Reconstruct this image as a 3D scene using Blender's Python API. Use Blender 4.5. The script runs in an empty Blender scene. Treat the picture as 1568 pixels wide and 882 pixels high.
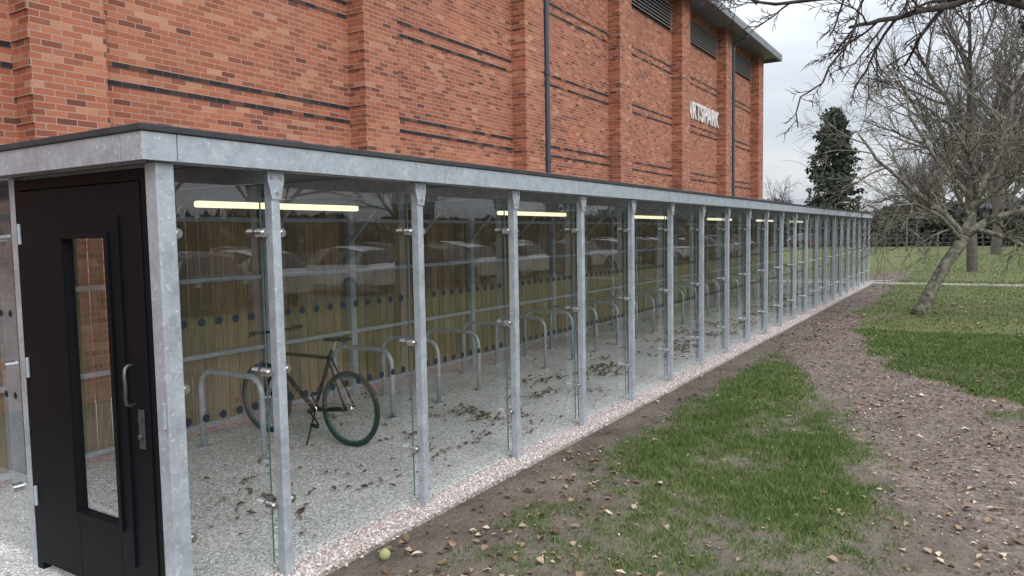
import bpy, math, random
import numpy as np
from mathutils import Vector, Matrix
rng=np.random.default_rng(7); random.seed(7)
sc=bpy.context.scene
HEAD=math.radians(32.1); EYE=1.85
FW=Vector((math.cos(HEAD),math.sin(HEAD),0)); RT=Vector((math.sin(HEAD),-math.cos(HEAD),0))
def site(f,r,z=0.0): return FW*f+RT*r+Vector((0,0,z))

# ------------------------------------------------------------ materials
def new_mat(name,col=(.5,.5,.5),rough=.6,metal=0.0,spec=.5):
    m=bpy.data.materials.new(name); m.use_nodes=True
    b=m.node_tree.nodes['Principled BSDF']
    b.inputs['Base Color'].default_value=(*col,1); b.inputs['Roughness'].default_value=rough
    b.inputs['Metallic'].default_value=metal; b.inputs['Specular IOR Level'].default_value=spec
    return m,m.node_tree,b
def nd(nt,t,**k):
    n=nt.nodes.new(t)
    for a,v in k.items(): setattr(n,a,v)
    return n
def mth(nt,op,a,b=None,c=None):
    n=nt.nodes.new('ShaderNodeMath'); n.operation=op
    for i,v in enumerate((a,b,c)):
        if v is None: continue
        if isinstance(v,(int,float)): n.inputs[i].default_value=v
        else: nt.links.new(v,n.inputs[i])
    return n.outputs[0]
def mixc(nt,f,a,b,bt='MIX'):
    n=nt.nodes.new('ShaderNodeMix'); n.data_type='RGBA'; n.blend_type=bt
    for i,v in ((0,f),(6,a),(7,b)):
        if isinstance(v,(int,float)): n.inputs[i].default_value=v
        elif isinstance(v,tuple): n.inputs[i].default_value=(*v,1)
        else: nt.links.new(v,n.inputs[i])
    return n.outputs[2]
def ramp(nt,f,stops,interp='LINEAR'):
    n=nt.nodes.new('ShaderNodeValToRGB'); cr=n.color_ramp; cr.interpolation=interp
    while len(cr.elements)<len(stops): cr.elements.new(.5)
    for e,(p,c) in zip(cr.elements,stops):
        e.position=p; e.color=(*c,1) if isinstance(c,tuple) else (c,c,c,1)
    nt.links.new(f,n.inputs[0]); return n.outputs[0]
def noise(nt,vec,scale,detail=3,rough=.55):
    n=nt.nodes.new('ShaderNodeTexNoise'); n.inputs['Scale'].default_value=scale
    n.inputs['Detail'].default_value=min(detail,3); n.inputs['Roughness'].default_value=rough
    if vec is not None: nt.links.new(vec,n.inputs['Vector'])
    return n.outputs['Fac']
def voro(nt,vec,scale,feat='F1'):
    n=nt.nodes.new('ShaderNodeTexVoronoi'); n.feature=feat; n.inputs['Scale'].default_value=scale
    if vec is not None: nt.links.new(vec,n.inputs['Vector'])
    return n
def pos(nt):
    return nt.nodes.new('ShaderNodeNewGeometry').outputs['Position']
def bump(nt,b,h,strength=.5,dist=.01):
    n=nt.nodes.new('ShaderNodeBump'); n.inputs['Strength'].default_value=strength
    n.inputs['Distance'].default_value=dist; nt.links.new(h,n.inputs['Height'])
    nt.links.new(n.outputs[0],b.inputs['Normal'])

def brick_mat(name,dark=False):
    m,nt,b=new_mat(name,rough=.85,spec=.25)
    P=pos(nt); s=nt.nodes.new('ShaderNodeSeparateXYZ'); nt.links.new(P,s.inputs[0])
    u=mth(nt,'ADD',s.outputs[0],s.outputs[1]); z=s.outputs[2]
    row=mth(nt,'FLOOR',mth(nt,'DIVIDE',z,.075))
    par=mth(nt,'MULTIPLY',mth(nt,'FLOORED_MODULO',row,2.0),.5)
    uu=mth(nt,'ADD',mth(nt,'DIVIDE',u,.225),par)
    colm=mth(nt,'FLOOR',uu)
    fu=mth(nt,'SUBTRACT',uu,colm); fz=mth(nt,'SUBTRACT',mth(nt,'DIVIDE',z,.075),row)
    cv=nt.nodes.new('ShaderNodeCombineXYZ'); nt.links.new(colm,cv.inputs[0]); nt.links.new(row,cv.inputs[1])
    wn=nt.nodes.new('ShaderNodeTexWhiteNoise'); wn.noise_dimensions='2D'; nt.links.new(cv.outputs[0],wn.inputs['Vector'])
    if dark:
        c=ramp(nt,wn.outputs['Value'],[(0,(.028,.024,.028)),(.6,(.05,.038,.038)),(.8,(.16,.065,.045)),(1,(.32,.12,.07))])
    else:
        c=ramp(nt,wn.outputs['Value'],[(0,(.17,.065,.048)),(.09,(.27,.095,.06)),(.3,(.38,.13,.076)),(.7,(.44,.158,.092)),(.92,(.49,.20,.12)),(1,(.55,.28,.18))])
    big=noise(nt,P,.7,3); fine=noise(nt,P,45,2)
    c=mixc(nt,1.0,c,ramp(nt,big,[(.25,(.80,.80,.83)),(.75,(1.1,1.08,1.04))]),'MULTIPLY')
    c=mixc(nt,.5,c,ramp(nt,fine,[(.3,.78),(.7,1.15)]),'MULTIPLY')
    mu=mth(nt,'MAXIMUM',mth(nt,'LESS_THAN',fu,.05),mth(nt,'LESS_THAN',fz,.15))
    c=mixc(nt,mu,c,(.42,.30,.235) if not dark else (.12,.09,.08))
    nt.links.new(c,b.inputs['Base Color'])
    h=mth(nt,'ADD',mth(nt,'SUBTRACT',1.0,mu),mth(nt,'MULTIPLY',fine,.3)); bump(nt,b,h,.4,.005)
    return m
M_brick=brick_mat('brick'); M_brickd=brick_mat('blue_brick',True)

def galv():
    m,nt,b=new_mat('galvanised_steel',rough=.45,metal=.3)
    P=pos(nt); v=voro(nt,P,35); n=noise(nt,P,9,3)
    c=mixc(nt,.35,ramp(nt,n,[(.3,(.35,.39,.43)),(.7,(.53,.575,.62))]),ramp(nt,v.outputs['Color'],[(0,(.32,.36,.40)),(1,(.60,.64,.69))]))
    sp=noise(nt,P,60,2); c=mixc(nt,ramp(nt,sp,[(.62,0.0),(.70,.7)]),c,(.78,.80,.81))
    nt.links.new(c,b.inputs['Base Color'])
    nt.links.new(ramp(nt,n,[(.3,.35),(.7,.55)]),b.inputs['Roughness']); return m
M_galv=galv()
M_black,_,_=new_mat('black_paint',(.007,.008,.010),.5,spec=.12)
M_darkroof,nt,b=new_mat('roof_membrane',(.03,.032,.036),.7)
nt.links.new(ramp(nt,noise(nt,pos(nt),4,3),[(.3,(.03,.032,.037)),(.7,(.06,.063,.068))]),b.inputs['Base Color'])
M_under,nt,b=new_mat('roof_soffit',(.05,.055,.06),.6)
nt.links.new(ramp(nt,noise(nt,pos(nt),3,3),[(.3,(.09,.10,.11)),(.7,(.14,.15,.165))]),b.inputs['Base Color'])
M_chrome,_,_=new_mat('stainless',(.62,.62,.62),.22,.95)
M_rubber,_,_=new_mat('tyre_rubber',(.02,.03,.028),.75)
M_teal,_,_=new_mat('teal_rim',(.03,.14,.14),.4)
M_cap,_,_=new_mat('frame_paint',(.008,.009,.011),.4,spec=.3)
M_handle,_,_=new_mat('dark_handle',(.14,.14,.145),.35,.7)
def wood():
    m,nt,b=new_mat('larch_boards',rough=.75)
    P=pos(nt); mp=nt.nodes.new('ShaderNodeMapping'); mp.inputs['Scale'].default_value=(14,14,1.1); nt.links.new(P,mp.inputs[0])
    n=noise(nt,mp.outputs[0],2.5,3,.65)
    ri=nt.nodes.new('ShaderNodeNewGeometry').outputs['Random Per Island']
    c=ramp(nt,n,[(.25,(.19,.15,.09)),(.5,(.32,.25,.155)),(.75,(.42,.345,.23))])
    c=mixc(nt,1.0,c,ramp(nt,ri,[(0,(.66,.68,.66)),(.5,(1,1,.98)),(1,(1.2,1.14,1.05))]),'MULTIPLY')
    k=voro(nt,P,3.2); c=mixc(nt,ramp(nt,k.outputs['Distance'],[(.03,.8),(.07,0.0)]),c,(.07,.04,.02))
    nt.links.new(c,b.inputs['Base Color']); return m
M_wood=wood()
def glass_mat(name,tint=(.95,.965,.96),r0=.11):
    m=bpy.data.materials.new(name); m.use_nodes=True; nt=m.node_tree; nt.nodes.clear()
    o=nd(nt,'ShaderNodeOutputMaterial'); g=nd(nt,'ShaderNodeNewGeometry')
    d=nd(nt,'ShaderNodeVectorMath',operation='DOT_PRODUCT'); nt.links.new(g.outputs['Incoming'],d.inputs[0]); nt.links.new(g.outputs['Normal'],d.inputs[1])
    c=mth(nt,'ABSOLUTE',d.outputs['Value']); f=mth(nt,'POWER',mth(nt,'SUBTRACT',1.0,c),5.0)
    F=mth(nt,'ADD',mth(nt,'MULTIPLY',f,.85),r0)
    t=nd(nt,'ShaderNodeBsdfTransparent'); t.inputs[0].default_value=(*tint,1)
    gl=nd(nt,'ShaderNodeBsdfGlossy'); gl.inputs['Roughness'].default_value=.0; gl.inputs[0].default_value=(.97,.98,1,1)
    mx=nd(nt,'ShaderNodeMixShader'); nt.links.new(F,mx.inputs[0]); nt.links.new(t.outputs[0],mx.inputs[1]); nt.links.new(gl.outputs[0],mx.inputs[2])
    nt.links.new(mx.outputs[0],o.inputs[0]); return m
M_glass=glass_mat('clear_glass')
M_dot,_,_=new_mat('manifestation_dot',(.014,.022,.032),.6,spec=.2)
def emis(name,col,s):
    m,nt,b=new_mat(name,col); b.inputs['Emission Color'].default_value=(*col,1); b.inputs['Emission Strength'].default_value=s; return m
M_lamp=emis('lit_diffuser',(1,.92,.60),1.2)
def gravel_mat(name,cols,scale):
    m,nt,b=new_mat(name,rough=.9,spec=.2); P=pos(nt)
    v=voro(nt,P,scale); c=ramp(nt,v.outputs['Color'],cols)
    n=noise(nt,P,1.4,3); c=mixc(nt,1.0,c,ramp(nt,n,[(.3,.84),(.7,1.06)]),'MULTIPLY')
    c=mixc(nt,1.0,c,ramp(nt,v.outputs['Distance'],[(.35,1.0),(.8,.58)]),'MULTIPLY')
    nt.links.new(c,b.inputs['Base Color'])
    h=mth(nt,'SUBTRACT',1.0,v.outputs['Distance']); bump(nt,b,h,.8,.009); return m
M_gravel=gravel_mat('pale_gravel',[(.15,(.54,.53,.51)),(.5,(.80,.79,.765)),(.85,(.94,.93,.91))],62)
M_gravelp=gravel_mat('pink_gravel',[(0,(.34,.27,.24)),(.5,(.54,.46,.42)),(1,(.72,.66,.62))],60)
def island_mat(name,stops,rough=.85,trans=0):
    m,nt,b=new_mat(name,rough=rough,spec=.25)
    ri=nd(nt,'ShaderNodeNewGeometry').outputs['Random Per Island']
    nt.links.new(ramp(nt,ri,stops),b.inputs['Base Color']); return m
M_stone=island_mat('pink_stones',[(0,(.34,.24,.21)),(.3,(.56,.45,.41)),(.7,(.66,.59,.56)),(1,(.85,.82,.80))])
M_stonew=island_mat('white_stones',[(0,(.44,.43,.41)),(.4,(.74,.73,.70)),(1,(.94,.93,.91))])
M_leaf=island_mat('dead_leaf',[(0,(.08,.05,.03)),(.35,(.17,.105,.06)),(.7,(.28,.18,.115)),(.9,(.45,.33,.23)),(1,(.62,.52,.40))],.7)
M_leafd=island_mat('damp_leaf',[(0,(.07,.048,.028)),(.6,(.16,.11,.065)),(1,(.30,.22,.14))],.7)
M_grass=island_mat('grass_blade',[(0,(.055,.10,.020)),(.5,(.085,.155,.032)),(.78,(.13,.19,.055)),(1,(.30,.27,.15))],.6)
def bark(name,a,b_):
    m,nt,b=new_mat(name,rough=.9,spec=.15); P=pos(nt); n=noise(nt,P,9,3,.7)
    nt.links.new(ramp(nt,n,[(.35,a),(.65,b_)]),b.inputs['Base Color']); return m
M_bark=bark('bark',(.065,.055,.043),(.27,.26,.20)); M_barkfar=bark('bark_far',(.09,.078,.07),(.16,.14,.13))
M_twigd=bark('bark_dark',(.04,.031,.028),(.10,.08,.07))

# ------------------------------------------------------------ mesh helpers
class MB:
    def __init__(s): s.v=[]; s.f=[]
    def box(s,x0,x1,y0,y1,z0,z1):
        n=len(s.v); s.v+=[(x0,y0,z0),(x1,y0,z0),(x1,y1,z0),(x0,y1,z0),(x0,y0,z1),(x1,y0,z1),(x1,y1,z1),(x0,y1,z1)]
        s.f+=[tuple(n+i for i in q) for q in ((0,3,2,1),(4,5,6,7),(0,1,5,4),(1,2,6,5),(2,3,7,6),(3,0,4,7))]; return s
    def quad(s,a,b,c,d):
        n=len(s.v); s.v+=[tuple(a),tuple(b),tuple(c),tuple(d)]; s.f.append((n,n+1,n+2,n+3)); return s
    def tube(s,pts,rad,n=8,cap=True):
        pts=[Vector(p) for p in pts]
        if isinstance(rad,(int,float)): rad=[rad]*len(pts)
        b0=len(s.v); t=(pts[1]-pts[0]).normalized()
        u=t.orthogonal().normalized()
        for i,p in enumerate(pts):
            if i<len(pts)-1: tn=(pts[i+1]-pts[i]).normalized()
            else: tn=(pts[i]-pts[i-1]).normalized()
            tt=(tn+t).normalized() if i>0 else tn
            if tt.length<.1: tt=tn
            u=(u-tt*u.dot(tt)).normalized(); w=tt.cross(u); t=tn
            for k in range(n):
                a=2*math.pi*k/n; q=p+(u*math.cos(a)+w*math.sin(a))*rad[i]; s.v.append((q.x,q.y,q.z))
        for i in range(len(pts)-1):
            for k in range(n):
                a=b0+i*n+k; b=b0+i*n+(k+1)%n; s.f.append((a,b,b+n,a+n))
        if cap:
            s.f.append(tuple(b0+k for k in reversed(range(n)))); e=b0+(len(pts)-1)*n; s.f.append(tuple(e+k for k in range(n)))
        return s
    def cyl(s,a,b,r,r2=None,n=14): return s.tube([a,b],[r,r if r2 is None else r2],n)
    def ring(s,c,ax,R,r,N=40,n=8):
        c=Vector(c); ax=Vector(ax).normalized(); u=ax.orthogonal().normalized(); w=ax.cross(u); b0=len(s.v)
        for i in range(N):
            a=2*math.pi*i/N; d=u*math.cos(a)+w*math.sin(a)
            for k in range(n):
                e=2*math.pi*k/n; q=c+d*(R+r*math.cos(e))+ax*(r*math.sin(e)); s.v.append(tuple(q))
        for i in range(N):
            for k in range(n):
                s.f.append((b0+i*n+k,b0+((i+1)%N)*n+k,b0+((i+1)%N)*n+(k+1)%n,b0+i*n+(k+1)%n))
        return s
    def obj(s,name,mat,parent=None,smooth=False,bevel=0):
        me=bpy.data.meshes.new(name); me.from_pydata(s.v,[],s.f); me.update()
        if smooth: me.shade_smooth()
        o=bpy.data.objects.new(name,me); sc.collection.objects.link(o); me.materials.append(mat)
        if parent: o.parent=parent
        if bevel:
            md=o.modifiers.new('b','BEVEL'); md.width=bevel; md.segments=2; md.limit_method='ANGLE'
        return o
def empty(name,loc=(0,0,0)):
    o=bpy.data.objects.new(name,None); o.location=loc; sc.collection.objects.link(o); return o
def npmesh(name,V,F,mat,smooth=False,parent=None):
    me=bpy.data.meshes.new(name); n=len(V); m,k=F.shape
    me.vertices.add(n); me.vertices.foreach_set('co',V.astype(np.float32).ravel())
    me.loops.add(m*k); me.loops.foreach_set('vertex_index',F.astype(np.int32).ravel())
    me.polygons.add(m); me.polygons.foreach_set('loop_start',np.arange(0,m*k,k,dtype=np.int32))
    me.polygons.foreach_set('loop_total',np.full(m,k,dtype=np.int32))
    me.update(calc_edges=True); me.validate()
    if smooth: me.shade_smooth()
    o=bpy.data.objects.new(name,me); sc.collection.objects.link(o); me.materials.append(mat)
    if parent: o.parent=parent
    return o
_tab=rng.random((256,256))
def vn(x,y,s,seed=0):
    x=np.asarray(x)*s+seed*17.3+1000; y=np.asarray(y)*s+seed*9.1+1000
    xi=np.floor(x).astype(int); yi=np.floor(y).astype(int); fx=x-xi; fy=y-yi
    fx=fx*fx*(3-2*fx); fy=fy*fy*(3-2*fy); T=lambda a,b:_tab[a%256,b%256]
    return (T(xi,yi)*(1-fx)+T(xi+1,yi)*fx)*(1-fy)+(T(xi,yi+1)*(1-fx)+T(xi+1,yi+1)*fx)*fy
def fbm(x,y,s,seed=0,o=4):
    r=0;a=.5;t=0
    for i in range(o): r=r+a*vn(x,y,s*2**i,seed+i); t+=a; a*=.55
    return r/t
def sst(a,b,x):
    t=np.clip((x-a)/(b-a),0,1); return t*t*(3-2*t)

# ------------------------------------------------------------ ground masks
PX=[-20,2,5,6.7,9.1,10.6,12.2,18,28,60]; PY=[-6,-1.6,-.65,-.1,.7,1.45,2.1,2.65,2.7,2.7]; PW=[1.2,.9,.85,.85,.85,.8,.7,.42,.35,.3]
def path_mask(x,y):
    c=np.interp(x,PX,PY); w=np.interp(x,PX,PW)
    d=np.abs(y-c)/w+(fbm(x,y,1.1,3)-.5)*1.1+(fbm(x,y,6,7,3)-.5)*.5
    return 1-sst(.6,1.35,d)
def blob(x,y,cx,cy,rx,ry): return np.exp(-(((x-cx)/rx)**2+((y-cy)/ry)**2))
def grass_mask(x,y):
    c=np.interp(x,PX,PY)
    n=fbm(x,y,1.8,11); n2=fbm(x,y,6,21); n3=fbm(x,y,14,25,2)
    left=1.05*blob(x,y,9.2,2.1,2.0,.5)+1.0*blob(x,y,6.9,1.15,1.0,.42)+.85*blob(x,y,5.2,.95,.9,.4)+.5*blob(x,y,5.9,2.1,1.6,.4)+.4*blob(x,y,4.3,1.5,1.0,.4)+.2
    left=np.clip(left*(.1+1.6*n),0,1)+(n2-.5)*.8+(n3-.5)*.45
    right=np.clip(.88-.35*sst(11,7,x)+(n-.5)*1.2,0,1)*sst(3,9,x)+np.clip((n-.45)*2,0,1)*(1-sst(3,9,x))*.4+(n2-.5)*.6
    g=np.where(y>c,left,right)
    g=np.clip(g,0,1)*(1-path_mask(x,y)*.93)
    g=g*(1-sst(2.5,2.9,y+(n2-.5)*.3)*(y<6.5)*(x<30))
    far=sst(31,40,np.hypot(x,y)); g=g*(1-far)+far*(.85+.3*(n-.5))
    return np.clip(g,0,1)
def gheight(x,y):
    a=(1-sst(16,26,np.hypot(x,y)))*(1-sst(2.75,3.0,y))
    return ((fbm(x,y,2.2,5)-.5)*.05+(fbm(x,y,11,8,3)-.5)*.022+.004)*a-.02*sst(2.95,3.05,y)*(y<40)
def axis(lo,a,b,hi,st):
    up=[b]; m=np.arange(a,b,st); k=st*1.5
    while up[-1]<hi: up.append(up[-1]+k); k*=1.25
    dn=[a-st]; k=st*1.5
    while dn[-1]>lo: dn.append(dn[-1]-k); k*=1.25
    return np.array(dn[::-1]+list(m)+up)
xs=axis(-900,1.5,22,1500,.06); ys=axis(-900,-4,3.2,900,.05)
GX,GY=np.meshgrid(xs,ys,indexing='ij'); nx,ny=GX.shape
V=np.stack([GX,GY,gheight(GX,GY)],-1).reshape(-1,3)
I=(np.arange(nx-1)[:,None]*ny+np.arange(ny-1)[None,:]).ravel()
F=np.stack([I,I+ny,I+ny+1,I+1],1)
def ground_mat():
    m,nt,b=new_mat('soil_and_turf',rough=.95,spec=.15); P=pos(nt)
    ga=nd(nt,'ShaderNodeAttribute',attribute_name='grass').outputs['Fac']; pa=nd(nt,'ShaderNodeAttribute',attribute_name='path').outputs['Fac']
    n1=noise(nt,P,2,3,.6); n2=noise(nt,P,22,3,.7); v=voro(nt,P,38)
    soil=mixc(nt,n2,(.075,.060,.048),(.22,.18,.145)); soil=mixc(nt,1.0,soil,ramp(nt,n1,[(.3,.7),(.7,1.25)]),'MULTIPLY')
    lit=ramp(nt,v.outputs['Color'],[(0,(.085,.065,.057)),(.45,(.175,.135,.118)),(.8,(.26,.205,.185)),(1,(.42,.35,.31))])
    lit=mixc(nt,1.0,lit,ramp(nt,n1,[(.3,.7),(.7,1.2)]),'MULTIPLY')
    c=mixc(nt,mth(nt,'MULTIPLY',pa,ramp(nt,n2,[(.35,.25),(.6,.95)])),soil,lit)
    gr=mixc(nt,n2,(.065,.082,.028),(.15,.17,.068)); gr=mixc(nt,ramp(nt,n1,[(.35,0.0),(.7,.5)]),gr,(.165,.15,.08))
    gf=ramp(nt,mth(nt,'ADD',ga,mth(nt,'MULTIPLY',mth(nt,'SUBTRACT',n2,.5),.8)),[(.25,0.0),(.75,1.0)])
    c=mixc(nt,gf,c,gr); nt.links.new(c,b.inputs['Base Color'])
    h=mth(nt,'ADD',n2,mth(nt,'MULTIPLY',v.outputs['Distance'],.4)); bump(nt,b,h,.9,.025); return m
gd=npmesh('ground',V,F,ground_mat(),smooth=True)
for nm,fn in (('grass',grass_mask),('path',path_mask)):
    a=gd.data.attributes.new(nm,'FLOAT','POINT'); a.data.foreach_set('value',fn(V[:,0],V[:,1]).astype(np.float32))

# grass blades ------------------------------------------------
def blades(N,x0,x1,y0,y1,h,w,thr,pw=1.0):
    x=x0+(x1-x0)*rng.random(N); y=y0+(y1-y0)*rng.random(N)
    g=grass_mask(x,y); k=rng.random(N)<np.clip((g-thr)/(1-thr),0,1)**pw
    r_=x*RT.x+y*RT.y; f_=x*FW.x+y*FW.y
    k&=(f_>.5)&(np.abs(r_)<f_*.85+1.2)
    x=x[k];y=y[k];g=g[k];n=len(x); z=gheight(x,y)
    tuft=.5+1.1*fbm(x,y,9,77,2)
    H=h*(.45+.8*rng.random(n))*(.6+.6*g)*tuft; W=w*(.6+.8*rng.random(n)); a=rng.random(n)*6.283; b=rng.random(n)*6.283; L=H*(.2+.9*rng.random(n))
    dx=np.cos(a)*W/2; dy=np.sin(a)*W/2
    V=np.empty((n,3,3)); V[:,0]=np.stack([x-dx,y-dy,z-.003],1); V[:,1]=np.stack([x+dx,y+dy,z-.003],1)
    V[:,2]=np.stack([x+np.cos(b)*L,y+np.sin(b)*L,z+H],1); return V.reshape(-1,3)
B=np.concatenate([blades(330000,2.2,8,-1,3,.042,.005,.12,.9),blades(200000,8,15,-2,3,.040,.008,.2,.9),
    blades(80000,11,30,-9,3,.035,.016,.35,1),blades(40000,28,60,-25,3,.05,.035,.35)])
npmesh('grass',B,np.arange(len(B)).reshape(-1,3),M_grass)

# leaves -----------------------------------------------------
def leaves(x,y,z,size):
    n=len(x); a=rng.random(n)*6.283; L=size*(.5+1.0*rng.random(n)); W=L*(.5+.4*rng.random(n))
    t=rng.random((n,4))*.35*L[:,None]
    c=np.cos(a); s=np.sin(a); tilt=(rng.random(n)-.5)*.7
    loc=[(-.5,0,0),(-.1,-.5,1),(.3,-.32,2),(.55,0,0),(.3,.32,3),(-.1,.5,1)]
    V=np.empty((n,6,3))
    for i,(u,v,h) in enumerate(loc):
        lx=u*L; ly=v*W; lz=(t[:,h] if v!=0 else 0*L)+lx*tilt
        V[:,i,0]=x+c*lx-s*ly; V[:,i,1]=y+s*lx+c*ly; V[:,i,2]=z+lz+.006+.12*L
    b=np.arange(n)[:,None]*6
    return V.reshape(-1,3),np.concatenate([b+np.array([0,1,2,3]),b+np.array([0,3,4,5])])
def scatter(n,fn):
    x,y,p=fn(n); k=rng.random(n)<p; return x[k],y[k]
def f1(n):
    x=2.2+rng.random(n)**1.3*14; y=-1.6+rng.random(n)*4.55
    p=.15+.25*path_mask(x,y)+1.0*blob(x,y,3.9,2.35,1.4,.5)+.5*sst(.55,.7,fbm(x,y,1.3,31)); return x,y,np.clip(p,0,1)
x,y=scatter(5200,f1); Va,Fa=leaves(x,y,gheight(x,y),.044)
def f2(n):
    x=14+rng.random(n)*22; y=-8+rng.random(n)*10.8; return x,y,.15+.8*path_mask(x,y)+.35*blob(x,y,18,1,4,3)
x,y=scatter(3500,f2); Vb,Fb=leaves(x,y,gheight(x,y)+.01,.06)
def f1b(n):
    x=2.2+rng.random(n)*16; y=-1.6+rng.random(n)*4.55; return x,y,.15+.9*path_mask(x,y)
x,y=scatter(24000,f1b); Vc,Fc=leaves(x,y,gheight(x,y)-.003,.021)
npmesh('fallen_leaves',np.concatenate([Va,Vb,Vc]),np.concatenate([Fa,Fb+len(Va),Fc+len(Va)+len(Vb)]),M_leaf)
def f3(n):
    x=2.3+rng.random(n)*25; y=3.4+rng.random(n)*2.7
    band=np.exp(-((y-4.25)/.42)**2)*sst(.47,.62,fbm(x,y,1.9,41))*sst(2.8,4.2,x)
    p=band*1.3+.008+.15*sst(.60,.75,fbm(x,y,2.2,51)); return x,y,np.clip(p,0,1)
x,y=scatter(24000,f3); Va,Fa=leaves(x,y,np.full(len(x),.016)+rng.random(len(x))*.012,.042)
npmesh('leaf_litter_drift',Va,Fa,M_leafd)

# gravel -----------------------------------------------------
MB().box(1.35,28.4,3.27,8.9,-.2,.018).obj('gravel_floor',M_gravel)
MB().box(1.35,28.4,3.03,3.268,-.2,.014).obj('gravel_edging',M_gravelp)
def stones(x,y,z,s):
    n=len(x); base=np.array([(1,0,0),(0,1,0),(-1,0,0),(0,-1,0),(0,0,.7),(0,0,-.7)],float)
    J=base[None]*(.55+.8*rng.random((n,6,1)))+(rng.random((n,6,3))-.5)*.5
    a=rng.random(n)*6.283; c=np.cos(a)[:,None]; s_=np.sin(a)[:,None]
    X=J[...,0]*c-J[...,1]*s_; Y=J[...,0]*s_+J[...,1]*c; S=(s*(.6+.9*rng.random(n)))[:,None]
    V=np.stack([x[:,None]+X*S,y[:,None]+Y*S,z+J[...,2]*S+S*.2],-1)
    f=np.array([(0,1,4),(1,2,4),(2,3,4),(3,0,4),(1,0,5),(2,1,5),(3,2,5),(0,3,5)])
    return V.reshape(-1,3),(np.arange(n)[:,None,None]*6+f[None]).reshape(-1,3)
n=13000; x=1.4+rng.random(n)**1.6*27; y=3.04+rng.random(n)**1.0*.24+(rng.random(n)-.5)*(.05+.12*rng.random(n)**4)
V_,F_=stones(x,y,.010,.0110); npmesh('pink_gravel_stones',V_,F_,M_stone)
n=24000; x=1.5+rng.random(n)**1.5*9; y=3.28+rng.random(n)*2.8
V_,F_=stones(x,y,.013,.0085); npmesh('pale_gravel_stones',V_,F_,M_stonew)
M_path,nt,b=new_mat('path_concrete',(.3,.27,.23),.9)
nt.links.new(ramp(nt,noise(nt,pos(nt),5,3),[(.3,(.22,.19,.16)),(.7,(.31,.275,.24))]),b.inputs['Base Color'])
MB().box(27.6,28.6,-60,3.0,-.1,.012).box(28.41,29.6,3.01,8.5,-.1,.012).obj('footpath',M_path)
MB().box(28.65,29.3,2.6,3.0,-.1,.03).obj('drain_cover',M_path)
# tennis ball by the gravel edge
TB=empty('tennis_ball'); M_ball,nt,b=new_mat('felt',(.34,.36,.16),.95); M_seam,_,_=new_mat('seam',(.5,.5,.45),.8)
mb=MB(); bc=Vector((3.12,2.85,.035)); N1=12
mb.tube([bc+Vector((0,0,-.033*math.cos(math.pi*i/N1))) for i in range(N1+1)],[max(.0005,.033*math.sin(math.pi*i/N1)) for i in range(N1+1)],20)
mb.obj('felt_ball',M_ball,TB,smooth=True)
mb=MB(); pts=[]
for i in range(49):
    t=2*math.pi*i/48; v=Vector((math.cos(t)+.35*math.cos(3*t),math.sin(t)-.35*math.sin(3*t),1.1*math.sin(2*t))).normalized()*.0332; pts.append(bc+v)
mb.tube(pts,.0012,5,cap=False); mb.obj('seam_line',M_seam,TB,smooth=True)

# ------------------------------------------------------------ shelter
SH=empty('bike_shelter')
Y0=3.2; YB=6.2; X0=2.07; XE=2.71+21*1.21; ZR=2.21
posts=[2.71+1.21*i for i in range(22)]
mb=MB()
for i,x in enumerate(posts): mb.box(x-.028,x+.028,Y0-.03,Y0+.03,0,ZR-.001)
mb.box(X0-.045,X0+.045,Y0-.045,Y0+.045,0,ZR-.001)
mb.obj('front_posts',M_galv,SH,bevel=.006)
mb=MB()
for x in posts:
    y=Y0-.038
    n=len(mb.v)
    mb.v+=[(x-.054,y,ZR-.002),(x+.054,y,ZR-.002),(x+.054,y,ZR-.05),(x+.03,y,ZR-.15),(x-.03,y,ZR-.15),(x-.054,y,ZR-.05)]
    mb.v+=[(a,b_+.007,c) for a,b_,c in mb.v[n:n+6]]
    mb.f.append(tuple(range(n,n+6))); mb.f.append(tuple(range(n+11,n+5,-1)))
    for k in range(6): mb.f.append((n+k,n+6+k,n+6+(k+1)%6,n+(k+1)%6))
mb.obj('post_gussets',M_galv,SH)
mb=MB()
for x in posts:
    for dx,dz in ((-.03,-.035),(.03,-.035),(0,-.115)): mb.cyl((x+dx,Y0-.048,ZR+dz),(x+dx,Y0-.038,ZR+dz),.008,n=6)
for x in [X0]+posts:
    for z in (1.885,1.14,.41):
        for sx in (-1,1):
            if x==X0 and sx<0: continue
            off=.062 if x!=X0 else .08
            mb.cyl((x+sx*off,Y0-.0,z),(x+sx*off,Y0+.052,z),.024,n=18)
            mb.cyl((x+sx*off,Y0-.010,z),(x+sx*off,Y0-.0,z),.013,n=12)
            mb.cyl((x,Y0+.02,z),(x+sx*off,Y0+.02,z),.010,n=8)
for z in (1.885,1.14,.41):
    mb.cyl((X0-.005,6.0,z),(X0+.05,6.0,z),.026,n=18); mb.cyl((X0-.005,4.8,z),(X0+.05,4.8,z),.026,n=18)
mb.obj('glass_fixings',M_chrome,SH,smooth=False)
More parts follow.
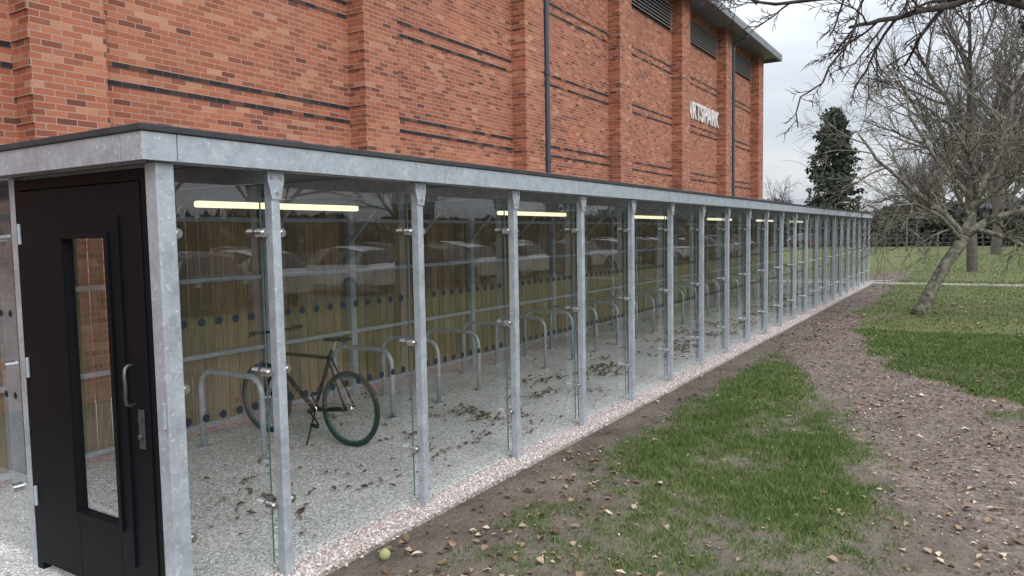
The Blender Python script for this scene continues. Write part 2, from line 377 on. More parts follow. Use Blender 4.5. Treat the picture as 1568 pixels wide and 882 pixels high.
# glass
mb=MB(); g=.034; yg=Y0+.06
edges=[X0]+posts
for a,b_ in zip(edges[:-1],edges[1:]):
    e1,e2=random.uniform(-.002,.002),random.uniform(-.003,.003)
    mb.quad((a+g,yg+e1,.07),(b_-g,yg-e1,.07),(b_-g,yg-e1+e2,2.13),(a+g,yg+e1+e2,2.13))
mb.quad((X0+.03,YB-.1,.07),(X0+.03,4.68,.07),(X0+.03,4.68,2.13),(X0+.03,YB-.1,2.13))
mb.quad((XE+.02,Y0+.1,.07),(XE+.02,YB-.1,.07),(XE+.02,YB-.1,2.13),(XE+.02,Y0+.1,2.13))
mb.obj('glass_panels',M_glass,SH)
M_edge,_,_=new_mat('glass_edge',(.10,.20,.18),.3)
mb=MB()
for a,b_ in zip(edges[:-1],edges[1:]):
    mb.box(a+g-.003,a+g-.0005,yg-.005,yg+.005,.07,2.13); mb.box(b_-g+.0005,b_-g+.003,yg-.005,yg+.005,.07,2.13)
mb.obj('glass_edges',M_edge,SH)
mb=MB()
def disc(c,u,w,r,n=14):
    b0=len(mb.v)
    for k in range(n):
        a=2*math.pi*k/n; mb.v.append(tuple(Vector(c)+Vector(u)*r*math.cos(a)+Vector(w)*r*math.sin(a)))
    mb.f.append(tuple(range(b0,b0+n)))
for a,b_ in zip(edges[:-1],edges[1:]):
    n=max(3,int(round((b_-a-.1)/.11)))
    for i in range(n):
        xx=a+.07+(b_-a-.14)*(i+.5)/n
        for z in (1.445,.965): disc((xx,yg-.008,z),(1,0,0),(0,0,1),.021)
for i in range(13):
    for z in (1.445,.965): disc((X0+.026,4.75+i*.108,z),(0,-1,0),(0,0,1),.021)
mb.obj('glass_manifestation',M_dot,SH)
# roof
RX0=X0-.13; RX1=XE+.15; RY0=Y0-.085; RY1=YB+.35
MB().box(RX0+.012,RX1-.012,RY0+.012,RY1-.012,ZR+.06,ZR+.125).obj('roof_deck',M_under,SH)
mb=MB(); cuts=[RX0,RX0+.17]
x=RX0+.17
while x+2.0<RX1: x+=2.02; cuts.append(x)
cuts[-1]=RX1
for a,b_ in zip(cuts[:-1],cuts[1:]): mb.box(a+(.0025 if a!=RX0 else 0),b_-.0025,RY0,RY0+.01,ZR,ZR+.125)
for a,b_ in ((RY0+.0105,RY0+.17),(RY0+.175,RY0+2.2),(RY0+2.205,RY1)): mb.box(RX0,RX0+.01,a,b_,ZR,ZR+.125)
mb.box(RX1-.01,RX1,RY0+.011,RY1,ZR,ZR+.125); mb.box(RX0+.011,RX1-.011,RY1-.01,RY1,ZR,ZR+.125)
mb.obj('roof_fascia',M_galv,SH,bevel=.002)
MB().box(RX0-.012,RX1+.012,RY0-.012,RY1+.012,ZR+.127,ZR+.158).obj('roof_edge_trim',M_darkroof,SH,bevel=.004)
mb=MB()
for x in posts: mb.box(x-.025,x+.025,Y0+.032,YB-.03,ZR-.06,ZR+.058)
mb.box(X0-.03,XE+.03,Y0-.03,Y0+.03,ZR+.001,ZR+.058)
mb.box(X0-.03,X0+.03,Y0+.048,YB,ZR+.001,ZR+.058)
for x in posts: # braces
    mb.tube([(x,YB-.02,1.78),(x,YB-.42,ZR-.05)],.018,8)
mb.obj('rafters',M_galv,SH)
# back wall
mb=MB()
for x in [X0]+posts: mb.box(x-.045,x+.045,YB-.05,YB+.03,0,ZR-.001)
for z in (.10,.76,1.475,2.05): mb.box(X0+.046,XE,YB-.035,YB+.0,z-.022,z+.022)
mb.obj('back_posts_and_rails',M_galv,SH,bevel=.004)
mb=MB(); x=X0
while x<XE:
    mb.box(x,x+.114,YB+.035,YB+.055,.06+random.uniform(-.01,.01),2.255); x+=.13
mb.obj('timber_cladding',M_wood,SH)
# end walls posts
mb=MB(); mb.box(XE-.03,XE+.03,4.2,4.26,0,ZR); mb.box(XE-.03,XE+.03,5.2,5.26,0,ZR); mb.obj('end_posts',M_galv,SH)
# door (plane X = X0)
DY0,DY1=Y0+.05,4.42; xa,xb=X0-.035,X0+.035
mb=MB()
mb.box(xa,xb,DY0,DY0+.05,0.02,2.19); mb.box(xa,xb,DY1,DY1+.06,0.02,2.19); mb.box(xa,xb,DY0+.051,DY1-.001,2.135,2.19)
mb.obj('door_frame',M_black,SH,bevel=.003)
mb=MB(); mb.box(X0-.03,X0+.03,DY1+.07,DY1+.13,0,ZR-.001); mb.obj('door_post',M_galv,SH,bevel=.004)
l0,l1=DY0+.056,DY1-.006; w0,w1=3.60,3.99; zt,zb=1.87,.44; xl0,xl1=X0-.042,X0+.008
mb=MB()
mb.box(xl0,xl1,l0,w0,.07,2.128); mb.box(xl0,xl1,w1,l1,.07,2.128); mb.box(xl0,xl1,w0+.001,w1-.001,zt,2.128); mb.box(xl0,xl1,w0+.001,w1-.001,.07,zb)
mb.obj('door_leaf',M_black,SH,bevel=.003)
mb=MB()
for a in (w0-.03,w1): mb.box(xl0-.012,xl0-.001,a,a+.03,zb-.03,zt+.03)
mb.box(xl0-.012,xl0-.001,w0,w1,zt,zt+.03); mb.box(xl0-.012,xl0-.001,w0,w1,zb-.03,zb)
mb.box(xl0-.012,xl0-.001,3.475,3.483,.25,1.98)
mb.obj('door_glazing_bead',M_black,SH,bevel=.002)
mb=MB(); mb.quad((X0-.015,w1,zb),(X0-.015,w0,zb),(X0-.015,w0,zt),(X0-.015,w1,zt)); mb.obj('door_glass',M_glass,SH)
mb=MB(); hy=3.395
hp=[(xl0,hy+.02,1.26),(xl0-.03,hy+.02,1.262),(xl0-.048,hy+.015,1.25),(xl0-.055,hy+.01,1.22),(xl0-.055,hy+.005,1.165),(xl0-.055,hy+.01,1.11),(xl0-.048,hy+.015,1.08),(xl0-.03,hy+.02,1.068),(xl0,hy+.02,1.07)]
mb.tube(hp,.009,10)
mb.obj('pull_handle',M_handle,SH,smooth=True)
mb=MB(); mb.box(xl0-.008,xl0,3.345,3.39,.86,1.05); mb.cyl((xl0-.022,3.367,.92),(xl0-.008,3.367,.92),.014)
mb.box(xl0-.016,xl0-.008,3.355,3.38,.99,1.02)
mb.obj('lock_plate',M_handle,SH,bevel=.002)
mb=MB(); mb.box(X0-.06,X0-.046,3.165,3.19,.98,1.1)
for z in (1.9,1.17,.45):
    mb.cyl((xl0-.008,DY1-.002,z-.055),(xl0-.008,DY1-.002,z+.055),.009)
mb.obj('door_ironmongery',M_galv,SH,bevel=.002)
# strip lights
for k in range(7):
    x=3.3+3.93*k
    if x+1.6>XE: break
    e=empty('strip_light')
    MB().box(x,x+1.62,4.66,4.74,2.13,2.17).obj('light_housing',M_galv,e)
    MB().box(x+.01,x+1.61,4.665,4.735,2.085,2.129).obj('light_diffuser',M_lamp,e,bevel=.012)
# hoops
for x in [4.05,5.66,6.42]+[7.2+.8*i for i in range(25)]:
    if x>27.3: break
    mb=MB(); pts=[(x,5.0,0),(x,5.0,.56)]
    for k in range(1,7):
        a=math.pi/2*k/6; pts.append((x,5.0+.15*(1-math.cos(a)),.56+.15*math.sin(a)))
    for k in range(0,7):
        a=math.pi/2*k/6; pts.append((x,5.65+.15*math.sin(a),.56+.15*math.cos(a)))
    pts.append((x,5.8,0)); mb.tube(pts,.024,12)
    mb.cyl((x,5.0,.018),(x,5.0,.026),.055); mb.cyl((x,5.8,.018),(x,5.8,.026),.055)
    mb.obj('bike_rack',M_galv,None,smooth=False).data.shade_smooth()

# ------------------------------------------------------------ bicycle
BK=empty('bicycle'); lean=math.radians(4)
def bp(s,t,z):
    X=4.70-.02*s+t*math.cos(lean)+z*math.sin(lean)*.6; return (X,4.66+s,z+.012)
R=.335; axl=(1,0.02,0)
mb=MB(); mb.ring(bp(0,0,R),axl,R-.017,.019,56,10); mb.ring(bp(1.07,0,R),axl,R-.017,.019,56,10); mb.obj('tyres',M_rubber,BK,smooth=True)
mb=MB(); mb.ring(bp(0,0,R),axl,R-.042,.011,56,8); mb.ring(bp(1.07,0,R),axl,R-.042,.011,56,8); mb.obj('rims',M_teal,BK,smooth=True)
mb=MB()
for s in (0,1.07):
    mb.cyl(bp(s,-.04,R),bp(s,.04,R),.02)
    for k in range(24):
        a=2*math.pi*k/24; mb.tube([bp(s,.02*(-1)**k,R),bp(s+(R-.045)*math.cos(a),0,R+(R-.045)*math.sin(a))],.0016,4)
mb.cyl(bp(0,-.05,R),bp(0,-.03,R),.045,.03); mb.ring(bp(0,-.03,R),axl,.05,.006,24,6); mb.ring(bp(1.07,.035,R),axl,.07,.004,24,6)
mb.tube([bp(.20,0,.84),bp(.175,0,.93)],.012,10)
mb.ring(bp(.43,-.05,.285),axl,.075,.006,28,6)
for sg in (1,-1): mb.tube([bp(.43,-.05,.285+sg*.075),bp(0,-.04,R+sg*.045)],.004,6)
mb.obj('drivetrain_and_spokes',M_chrome,BK)
mb=MB()
BBp=(.43,0,.285); HB=(.915,0,.66)
def tb(a,b,r): mb.tube([bp(*a),bp(*b)],r,10)
tb(BBp,(.22,0,.84),.018); tb((.25,0,.77),(.89,0,.77),.017); tb(BBp,HB,.021); tb((.92,0,.63),(.88,0,.83),.022)
for sg in (-1,1):
    tb((.43,sg*.03,.285),(0,sg*.06,R),.01); tb((.25,sg*.02,.77),(0,sg*.06,R),.008)
    mb.tube([bp(.92,sg*.045,.63),bp(.96,sg*.05,.54),bp(1.07,sg*.05,R)],.013,8)
tb((.92,-.05,.63),(.92,.05,.63),.014)
tb((.88,0,.83),(.875,0,.93),.014); tb((.875,0,.92),(.94,0,.97),.015)
mb.tube([bp(.93,-.30,.985),bp(.945,-.1,.975),bp(.945,.1,.975),bp(.93,.30,.985)],.012,10)
for sg in (-1,1):
    mb.tube([bp(.925,sg*.19,.985),bp(.92,sg*.305,.988)],.017,10)
    mb.tube([bp(.95,sg*.17,.975),bp(1.0,sg*.20,.955),bp(.995,sg*.27,.95)],.006,6)
tb((.43,-.07,.285),(.30,-.08,.18),.009); tb((.43,.05,.285),(.56,.08,.39),.009)
for s,t,z in ((.30,-.13,.18),(.56,.13,.39)): mb.tube([bp(s-.04,t,z),bp(s+.04,t,z)],.02,6)
mb.cyl(bp(.43,-.08,.285),bp(.43,.06,.285),.022)
mb.tube([bp(.40,-.03,.27),bp(.36,-.17,.0)],.008,6)
mb.tube([bp(.93,.0,.97),bp(1.0,.03,.90),bp(.93,.03,.75)],.003,5)
mb.obj('frame',M_cap,BK,smooth=True)
mb=MB(); secs=[(-.02,.055,.955),(.03,.07,.962),(.09,.062,.955),(.15,.03,.948),(.22,.018,.945),(.265,.010,.94)]
for s,w,z in secs:
    for t,dz in ((-w,-.025),(-w*.8,0),(0,.006),(w*.8,0),(w,-.025),(0,-.02)): mb.v.append(bp(s+.045,t,z+dz))
for i in range(len(secs)-1):
    for k in range(6): mb.f.append((i*6+k,i*6+(k+1)%6,(i+1)*6+(k+1)%6,(i+1)*6+k))
mb.f.append(tuple(range(5,-1,-1))); mb.f.append(tuple(range(30,36)))
o=mb.obj('saddle',M_cap,BK,smooth=True)

# ------------------------------------------------------------ brick building
BD=empty('brick_building'); YW=9.02; YP=8.65; BX0=-9; BX1=36.0; ZT=9.85
mb=MB(); mb.box(BX0,BX1-.005,YW,34,0,ZT); mb.obj('walls',M_brick,BD)
mb=MB(); mr=MB()
ks=[5.0+5.175*k for k in range(-2,7)]
for xr in ks:
    x0=xr-.82; mb.box(x0,xr,YP,YW+.1,0,ZT-.002)
    z=.15
    while z<ZT-.3:
        mr.box(x0-.018,x0+.10,YP+.003,YW+.05,z,z+.15); mr.box(xr-.10,xr+.014,YP+.003,YW+.05,z,z+.15); z+=.30
mb.obj('piers',M_brick,BD); mr.obj('pier_quoins',M_brick,BD)
mb=MB()
for xr,x2 in zip(ks[:-1],ks[1:]):
    for z in (2.1,2.325,3.75,3.975,5.475,5.7,7.2,7.425):
        mb.box(xr+.02,x2-.84,YW-.006,YW+.05,z+.004,z+.071)
mb.obj('blue_brick_courses',M_brickd,BD)
M_louv,_,_=new_mat('louvre_metal',(.10,.10,.105),.5)
M_slat,_,_=new_mat('louvre_blade',(.20,.18,.17),.5)
mb=MB(); ms=MB()
for xr,x2 in zip(ks[:-1],ks[1:]):
    a,b_=xr+.2,x2-1.0
    mb.box(a,b_,YW-.02,YW+.02,8.65,9.5)
    for i in range(8):
        z=8.68+i*.105; n=len(ms.v)
        ms.v+=[(a,YW-.10,z),(b_,YW-.10,z),(b_,YW-.021,z+.08),(a,YW-.021,z+.08)]; ms.f.append((n,n+1,n+2,n+3))
        ms.box(a,b_,YW-.104,YW-.101,z-.02,z+.015)
mb.obj('louvre_backs',M_louv,BD); ms.obj('louvres',M_slat,BD)
M_fas,nt,b=new_mat('eaves_metal',(.30,.32,.34),.5,.2)
nt.links.new(ramp(nt,noise(nt,pos(nt),2,3),[(.3,(.16,.18,.205)),(.7,(.23,.25,.28))]),b.inputs['Base Color'])
mb=MB(); mb.box(BX0-.5,BX1+.75,8.12,34.5,ZT,ZT+.06); mb.box(BX0-.5,BX1+.75,8.0,8.118,ZT-.12,ZT+.17); mb.box(BX1+.752,BX1+.87,8.0,34.5,ZT-.12,ZT+.17)
mb.obj('eaves',M_fas,BD)
mb=MB()
mb.v+=[(BX0-.5,8.1,ZT+.172),(BX1+.8,8.1,ZT+.172),(BX1+.8,34.5,ZT+.172),(BX0-.5,34.5,ZT+.172),(BX0+3,21,ZT+3),(BX1-8,21,ZT+3)]
mb.f+=[(0,1,5,4),(1,2,5),(2,3,4,5),(3,0,4)]
mb.obj('roof',M_darkroof,BD)
M_pipe,_,_=new_mat('downpipe_paint',(.05,.065,.085),.4)
mb=MB()
for xx in (ks[4]+.09,ks[7]+.09):
    yy=YP-.03; mb.cyl((xx,yy,0),(xx,yy,9.3),.06,n=14); mb.tube([(xx,yy,9.3),(xx,yy-.1,9.45),(xx,8.1,9.6),(xx,8.06,9.75)],.06,12)
    for z in (1.2,3.6,5.6,7.6,9.2): mb.cyl((xx,yy,z-.05),(xx,yy,z+.05),.078,n=14); mb.box(xx-.12,xx+.12,yy+.03,YW-.0,z-.02,z+.02)
mb.obj('downpipes',M_pipe,BD,smooth=False)
M_white,_,_=new_mat('white_letters',(.8,.8,.78),.5)
cu=bpy.data.curves.new('sign_text','FONT'); cu.body='ARTSPARK'; cu.extrude=.03; cu.offset=.012; cu.size=.88; cu.space_character=1.12
t=bpy.data.objects.new('building_sign',cu); sc.collection.objects.link(t); cu.materials.append(M_white)
t.rotation_euler=(math.radians(90),0,0); t.location=(26.30,YW-.05,5.98)
bpy.context.view_layer.update(); t.scale.x=3.8/max(t.dimensions.x,.1)

# ------------------------------------------------------------ trees
def rv(): 
    v=Vector((random.gauss(0,1),random.gauss(0,1),random.gauss(0,1))); return v.normalized()
def grow(mb,p,d,L,r,lvl,maxl,cfg,first=.25):
    nseg=cfg.get('seg',[6,5,4,3,3,2,2])[lvl]; pts=[Vector(p)]; rad=[r]; d=Vector(d).normalized()
    tip=r*(.5 if lvl<maxl else .35)
    for i in range(nseg):
        d=(d+rv()*cfg['wob']*(1 if lvl else .4)+Vector((0,0,cfg['up'][lvl]))).normalized()
        pts.append(pts[-1]+d*L/nseg); rad.append(r+(tip-r)*(i+1)/nseg)
    mb.tube(pts,rad,(10,7,5,4,3,3,3)[lvl],cap=False)
    if lvl>=maxl: return
    kids(mb,pts,rad,L,lvl,maxl,cfg,first)
def kids(mb,pts,rad,L,lvl,maxl,cfg,first=.25,nk=None):
    nk=nk or cfg['n'][lvl]
    for k in range(nk):
        t=first+(1-first)*(k+random.random()*.8)/nk; t=min(t,.999)*(len(pts)-1); i=int(t); f=t-i
        q=pts[i].lerp(pts[i+1],f); rr=rad[i]*(1-f)+rad[i+1]*f; dd=(pts[i+1]-pts[i]).normalized()
        a=random.uniform(*cfg['ang']); pr=dd.cross(rv()).normalized()
        nd_=(dd*math.cos(a)+pr*math.sin(a))
        grow(mb,q,nd_,L*random.uniform(*cfg['len']),max(rr*random.uniform(.5,.75),cfg.get('rmin',.004)),lvl+1,maxl,cfg)
def limb(mb,pts,r0,r1,cfg,nk,maxl=4,L=None,lvl=1,sides=8):
    P_=[Vector(p) for p in pts]; Q=[]
    for i in range(len(P_)-1):
        for j in range(3):
            q=P_[i].lerp(P_[i+1],j/3); Q.append(q+rv()*r0*.25 if j else q)
    Q.append(P_[-1]); rad=[r0+(r1-r0)*i/(len(Q)-1) for i in range(len(Q))]
    mb.tube(Q,rad,sides,cap=True)
    LL=L or sum((P_[i+1]-P_[i]).length for i in range(len(P_)-1))
    kids(mb,Q,rad,LL,lvl,maxl,cfg,.12,nk)
# leaning tree by the path
cfg=dict(n=[6,7,7,8,6],ang=(.5,1.1),len=(.42,.72),wob=.22,up=[0,.04,.02,-.02,-.06,-.06],rmin=.006)
mb=MB(); b0=site(16,8.77,-.05)
mb.tube([b0,site(16,8.85,.1),site(16,9.05,.55),site(16.05,9.35,1.05),site(16,9.6,1.45),site(16,9.72,1.65)],[.2,.15,.13,.12,.125,.12],14)
f=site(16,9.72,1.65)
limb(mb,[f,site(15.9,10.1,1.95),site(15.8,10.7,2.15),site(15.5,11.6,2.5),site(15.3,12.6,3.2)],.10,.04,cfg,11,4,2.6)
limb(mb,[f,site(16.1,9.95,2.3),site(16.3,10.5,3.2),site(16.4,10.9,4.3),site(16.4,11.1,5.3)],.09,.03,cfg,12,4,2.6)
limb(mb,[f,site(16.2,9.4,2.15),site(16.6,8.9,2.7),site(17,8.3,3.4),site(17.2,7.9,4.1)],.075,.02,cfg,10,4,2.3)
limb(mb,[site(16,9.66,1.55),site(15.7,9.0,2.1),site(15.5,8.4,2.35),site(15.3,7.8,2.3)],.05,.015,cfg,8,4,1.9)
limb(mb,[site(16.15,10.0,2.4),site(17,9.7,3.3),site(17.5,9.3,4.4),site(17.6,9.2,5.3)],.06,.015,cfg,10,4,2.1)
mb.obj('bare_tree',M_bark,None,smooth=True)
# generic bare tree mesh (tall)
cfg2=dict(n=[9,6,6,5,4],ang=(.35,.85),len=(.42,.62),wob=.16,up=[.05,.10,.06,.03,.0,0],rmin=.014,seg=[8,5,4,3,2,2,2])
mb=MB(); random.seed(21); grow(mb,(0,0,-.1),(0,0,1),7.5,.22,0,4,cfg2,.28)
tall=mb.obj('bare_tree',M_barkfar,None,smooth=True); tm=tall.data
tall.location=site(31,19.2,0); tall.scale=(1.0,1.0,1.15)
mb=MB(); random.seed(5); grow(mb,(0,0,-.1),(.05,0,1),6.5,.22,0,4,cfg2,.22)
tall2=mb.obj('bare_tree',M_barkfar,None,smooth=True); tm2=tall2.data
tall2.location=site(50,32.5,0); tall2.scale=(1.5,1.5,1.6)
def inst(loc,s=1,me=None,name='bare_tree'):
    o=bpy.data.objects.new(name,me or random.choice((tm,tm2))); sc.collection.objects.link(o)
    o.location=loc; o.rotation_euler=(0,0,random.random()*6.28); o.scale=(s,s,s*random.uniform(.9,1.1)); return o
for f_,r_,s in ((60,39,1.3),(66,46,1.5),(58,41.5,1.2),(90,50,1.0),(100,36,.75),(85,55,1.3),(95,62,1.3),(80,45,1.1),(110,60,1.6),(112,68,1.5)):
    inst(site(f_,r_,0),s=s)
for x,y,s in ((6,-26,1.1),(14,-30,1.3),(22,-26,1),(31,-31,1.4),(40,-27,1.1),(50,-33,1.4),(62,-28,1.2),(75,-34,1.4),(90,-30,1.2),(-3,-28,1.2)):
    inst(Vector((x,y,0)),s=s)
# overhanging tree (trunk right of view)
cfg3=dict(n=[6,7,7,5,3],ang=(.45,1.15),len=(.3,.6),wob=.28,up=[0,.02,.0,-.03,-.05,-.05],rmin=.0045)
random.seed(3); mb=MB()
mb.tube([site(7.4,6.9,-.1),site(7.4,6.8,1.2),site(7.3,6.6,2.4),site(7.2,6.3,3.3)],[.26,.2,.18,.15],14)
f=site(7.2,6.3,3.3)
limb(mb,[f,site(7.0,5.6,3.7),site(7,4.81,3.86),site(7,4.39,3.98),site(7,3.96,3.86),site(7,3.41,3.76),site(7,3.14,3.70)],.06,.014,cfg3,14,4,1.15)
limb(mb,[f,site(7.2,5.6,4.1),site(7.1,4.81,4.2),site(7.1,3.9,4.14),site(7.1,3.16,4.0),site(7.1,2.5,3.95),site(7.1,2.05,4.05)],.05,.008,cfg3,15,4,1.0)
limb(mb,[site(7,3.2,3.71),site(7,3.13,3.55),site(7,2.97,3.36),site(7,2.90,3.2),site(7,2.70,3.08),site(7,2.66,2.93),site(7,2.68,2.80)],.012,.005,cfg3,8,4,.36,lvl=2,sides=6)
limb(mb,[site(7,3.5,3.76),site(6.9,3.3,3.55),site(6.9,3.15,3.35),site(6.9,3.0,3.3)],.012,.004,cfg3,7,4,.4,lvl=2,sides=6)
limb(mb,[f,site(7.4,6.2,4.4),site(7.6,5.9,5.6)],.12,.05,cfg3,8,3,2.5)
mb.obj('overhanging_tree',M_twigd,None,smooth=True)

# conifer
M_con=island_mat('conifer_needles',[(0,(.028,.04,.034)),(.6,(.05,.068,.05)),(1,(.085,.105,.075))],.8)
def clumps(P_,S,flat=.6):
    n=len(P_); A=rng.normal(size=(n,3)); A/=np.linalg.norm(A,axis=1)[:,None]; Bv=rng.normal(size=(n,3)); Bv-=A*(A*Bv).sum(1)[:,None]; Bv/=np.linalg.norm(Bv,axis=1)[:,None]
    s=(S*(.5+rng.random(n)))[:,None]
    V=np.stack([P_-A*s*.5,P_+Bv*s*.3,P_+A*s*.6,P_-Bv*s*.35],1); return V.reshape(-1,3),np.arange(n*4).reshape(-1,4)
CT=empty('conifer_tree'); c=site(92,39.6,0)
Pn=[]
for i in range(230):
    t=random.random()**.9; z=.8+15.2*t; rmax=(3.7*(1-t)**.5+.3)*random.uniform(.6,1.1); a=random.random()*6.28
    k=40; q=rng.random(k)**.6; rr=q*rmax
    Pn.append(np.stack([c.x+np.cos(a)*rr+rng.normal(size=k)*.32,c.y+np.sin(a)*rr+rng.normal(size=k)*.32,z-rr*.2+q*q*.4+rng.normal(size=k)*.25],1))
Pn=np.concatenate(Pn); V_,F_=clumps(Pn,np.full(len(Pn),.5)); npmesh('foliage',V_,F_,M_con,parent=CT)
MB().tube([(c.x,c.y,0),(c.x,c.y,15.6)],[.5,.06],10).obj('trunk',M_bark,CT)
# hedges / far shrub belt
M_hedge=island_mat('hedge_leaves',[(0,(.03,.04,.028)),(.6,(.055,.065,.045)),(1,(.10,.10,.07))])
n=26000; yy=-90+rng.random(n)*125; top=1.9+1.3*fbm(yy,yy*0,.25,61); xx=86+rng.random(n)*3.5; zz=rng.random(n)**.8*top
V_,F_=clumps(np.stack([xx,yy,zz],1),np.full(n,.6)); npmesh('hedge',V_,F_,M_hedge)
n=24000; yy=-120+rng.random(n)*170; top=3.0+6.0*fbm(yy,yy*0,.09,71)**1.6; xx=125+rng.random(n)*10; zz=rng.random(n)**.9*top
M_far=island_mat('far_tree_foliage',[(0,(.09,.09,.095)),(1,(.18,.17,.175))])
V_,F_=clumps(np.stack([xx,yy,zz],1),np.full(n,1.0)); npmesh('distant_tree_belt',V_,F_,M_far)
n=12000; xx=-60+rng.random(n)*200; top=2.2+3*fbm(xx,xx*0,.12,81); yy=-42+rng.random(n)*4; zz=rng.random(n)*top
V_,F_=clumps(np.stack([xx,yy,zz],1),np.full(n,1.2)); npmesh('shrub_belt',V_,F_,M_far)
# far fence
mb=MB(); 
for i in range(60): y=-70+i*1.7; mb.box(78,78.08,y,y+.08,0,1.3)
for z in (.5,.9,1.25): mb.box(77.97,77.995,-70,32,z,z+.04)
M_fence,_,_=new_mat('fence_steel',(.12,.13,.13),.6); mb.obj('park_fence',M_fence)
# far house beyond the building
HB_=empty('distant_building'); p=site(120,45.5,0)
M_rend,_,_=new_mat('render',(.55,.53,.5),.8); M_slate,_,_=new_mat('slate',(.2,.21,.23),.7)
MB().box(p.x,p.x+10,p.y-3,p.y+9,0,5.4).obj('walls',M_rend,HB_)
mb=MB(); mb.v+=[(p.x-.4,p.y-3.4,5.4),(p.x+10.4,p.y-3.4,5.4),(p.x+10.4,p.y+9.4,5.4),(p.x-.4,p.y+9.4,5.4),(p.x+5,p.y-1,7),(p.x+5,p.y+7,7)]; mb.f+=[(0,1,4),(1,2,5,4),(2,3,5),(3,0,4,5)]; mb.obj('roof',M_slate,HB_)
mb=MB()
for i in range(5):
    for z in (1,3.4): mb.box(p.x-.02,p.x-.004,p.y-2+i*2.2,p.y-1+i*2.2,z,z+1.2)
mb.obj('windows',M_louv,HB_)
# lamps
def lamp(loc,h):
    e=empty('street_lamp'); x,y,_=loc; mb=MB(); mb.tube([(x,y,0),(x,y,1),(x,y,h)],[.09,.07,.05],10); mb.tube([(x,y,h),(x,y-.3,h+.12),(x,y-.7,h+.14)],.035,8); mb.obj('column',M_fence,e)
    MB().box(x-.12,x+.12,y-1.2,y-.6,h+.08,h+.2).obj('lantern',M_rend,e,bevel=.03)
lamp(site(70,30.4,0),4.2); lamp(site(60,31.8,0),2.6)

# ------------------------------------------------------------ cars
def make_car(col):
    mp,_,b=new_mat('car_paint',col,.25); b.inputs['Coat Weight'].default_value=.6
    mg,_,_=new_mat('car_window',(.02,.025,.03),.08)
    st=[(0,.62,.35,.62,0),(.08,.78,.28,.72,0),(.5,.86,.22,.80,0),(1.05,.88,.22,.92,0),(1.15,.88,.22,.95,.03),(1.85,.89,.22,.96,.50),(2.4,.89,.22,.97,.55),(3.0,.89,.22,.98,.52),(3.65,.87,.24,.99,.40),(4.0,.84,.28,.98,.06),(4.15,.78,.34,.85,0)]
    body=MB(); gl=MB(); R_=[]
    for x,w,zb_,belt,ch in st:
        wr=w*(.96 if ch<.1 else .78); top=belt+ch
        half=[(w*.9,zb_),(w,zb_+.14),(w,belt-.16),(w*.96,belt),(wr if ch>.1 else w*.9,top if ch>.1 else belt+.012),(wr*.6,top+.03 if ch>.1 else belt+.03)]
        R_.append([(x,y,z) for y,z in half]+[(x,-y,z) for y,z in reversed(half)])
    for i in range(len(st)-1):
        for k in range(12):
            q=[R_[i][k],R_[i][(k+1)%12],R_[i+1][(k+1)%12],R_[i+1][k]]
            cabin=st[i][4]>0 or st[i+1][4]>0
            g=cabin and (k in (3,7) and 4<=i<=8 or (k in (4,5,6) and (i==4 or i==8)))
            (gl if g else body).quad(*q)
    for R0 in (R_[0],R_[-1]):
        n=len(body.v); body.v+=R0; body.f.append(tuple(range(n,n+12)))
    wh=MB(); hub=MB()
    for x in (.82,3.3):
        for s in (-1,1):
            wh.cyl((x,s*.72,.31),(x,s*.90,.31),.31,n=24); hub.cyl((x,s*.895,.31),(x,s*.908,.31),.19,n=16)
    li=MB(); 
    for s in (-1,1): li.box(-.0,.12,s*.62-.12,s*.62+.12,.60,.70); li.box(4.06,4.16,s*.66-.09,s*.66+.09,.72,.86)
    return [('body',body,mp),('windows',gl,mg),('wheels',wh,M_rubber),('hubcaps',hub,M_chrome),('lamps',li,M_rend)]
cache={}
def car(loc,rot,col):
    e=empty('parked_car',loc); e.rotation_euler=(0,0,rot)
    if col not in cache: cache[col]=[(n,m.obj(n,mt,None),) for n,m,mt in make_car(col)]; new=True
    else: new=False
    for t_ in cache[col]:
        n,o=t_[0],t_[1]
        if not new: o2=bpy.data.objects.new(n,o.data); sc.collection.objects.link(o2); o=o2
        o.parent=e
cols=[(.6,.6,.6),(.78,.78,.78),(.03,.035,.045),(.12,.02,.02),(.18,.20,.24),(.7,.7,.7),(.03,.03,.03),(.05,.07,.14)]
for i in range(18): car((4+i*3.3+.5*(i%3),-13.5+.2*(i%3),0),math.radians(90 if i%4 else -90) if False else math.radians(90),cols[(i*5+i//3)%8])
for i in range(8): car((6+i*7.1+(i%2)*.8,-22,0),math.radians(90),cols[(i*3+1)%8])
M_asph,nt,b=new_mat('asphalt',(.06,.06,.062),.9)
nt.links.new(ramp(nt,noise(nt,pos(nt),30,3),[(.3,(.045,.045,.047)),(.7,(.08,.08,.082))]),b.inputs['Base Color'])
MB().box(-20,90,-25,-9,-.1,.012).obj('car_park',M_asph)
car(tuple(site(76,32.4,0)),2.2,(.12,.02,.02)); car(tuple(site(80,29,0)),2.2,(.03,.035,.045)); car(tuple(site(79,26,0)),2.2,(.6,.6,.6))

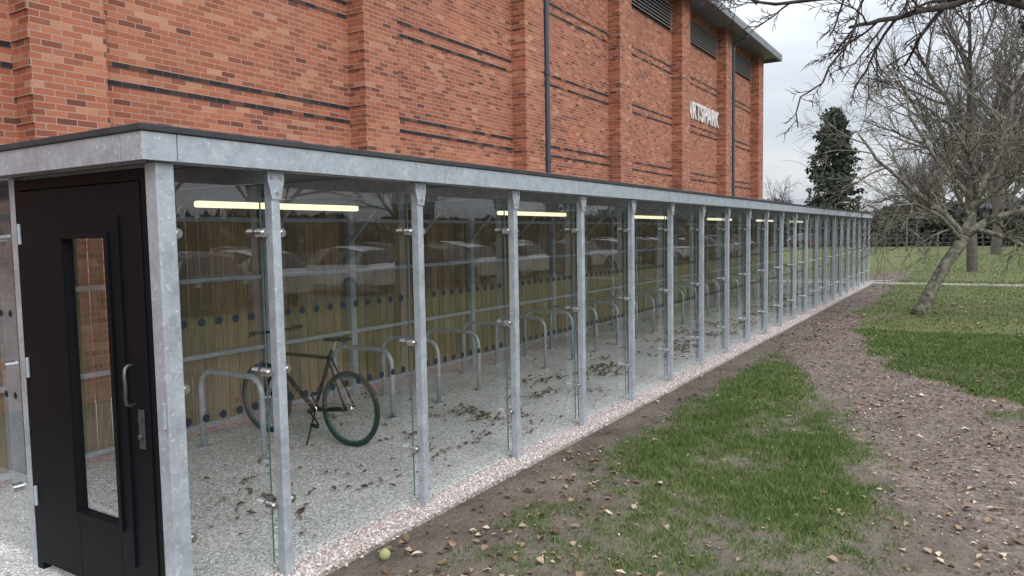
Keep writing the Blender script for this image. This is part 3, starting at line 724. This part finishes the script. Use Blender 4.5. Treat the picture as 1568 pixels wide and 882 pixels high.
# ------------------------------------------------------------ world, sun, camera
w=bpy.data.worlds.new('World'); sc.world=w; w.use_nodes=True; nt=w.node_tree
bg=nt.nodes['Background']
sky=nd(nt,'ShaderNodeTexSky'); sky.sky_type='NISHITA'; sky.sun_disc=False; sky.sun_elevation=math.radians(31); sky.sun_rotation=math.radians(140)
tc=nd(nt,'ShaderNodeTexCoord'); sep=nd(nt,'ShaderNodeSeparateXYZ'); nt.links.new(tc.outputs['Generated'],sep.inputs[0])
mp=nd(nt,'ShaderNodeMapping'); mp.inputs['Scale'].default_value=(1.2,1.2,4.5); nt.links.new(tc.outputs['Generated'],mp.inputs[0])
cn=noise(nt,mp.outputs[0],2.2,3,.55)
cl=ramp(nt,cn,[(.30,(5.1,5.55,6.25)),(.5,(6.4,6.8,7.35)),(.7,(7.8,7.95,8.15))])
zup=mth(nt,'MAXIMUM',sep.outputs[2],0.0)
gn=mth(nt,'ADD',1.0,mth(nt,'MULTIPLY',mth(nt,'POWER',zup,1.3),3.4))
cl=mixc(nt,1.0,cl,gn,'MULTIPLY')
hs=nd(nt,'ShaderNodeHueSaturation'); hs.inputs['Saturation'].default_value=.5; nt.links.new(sky.outputs[0],hs.inputs['Color'])
nt.links.new(mixc(nt,.92,hs.outputs[0],cl),bg.inputs['Color']); bg.inputs['Strength'].default_value=.1
sl=bpy.data.lights.new('sun','SUN'); sl.energy=1.1; sl.angle=math.radians(30); sl.color=(1,.98,.95)
so=bpy.data.objects.new('sun',sl); sc.collection.objects.link(so)
sd=Vector((-.45,-.9,.6)).normalized(); so.rotation_euler=sd.to_track_quat('Z','Y').to_euler()
sky.sun_rotation=math.atan2(sd.x,sd.y)

cam=bpy.data.cameras.new('camera'); co=bpy.data.objects.new('camera',cam); sc.collection.objects.link(co)
cam.sensor_width=36; cam.lens=36*1141/1568; cam.clip_start=.05; cam.clip_end=3000
pt=math.radians(4.06); rl=math.radians(.99)
fwd=FW*math.cos(pt)-Vector((0,0,1))*math.sin(pt); up=FW*math.sin(pt)+Vector((0,0,1))*math.cos(pt)
r=RT*math.cos(rl)-up*math.sin(rl); u=RT*math.sin(rl)+up*math.cos(rl)
m=Matrix((( r.x,u.x,-fwd.x,0),(r.y,u.y,-fwd.y,0),(r.z,u.z,-fwd.z,EYE),(0,0,0,1)))
co.matrix_world=m; sc.camera=co
sc.view_settings.view_transform='Standard'; sc.view_settings.look='None'; sc.view_settings.exposure=0
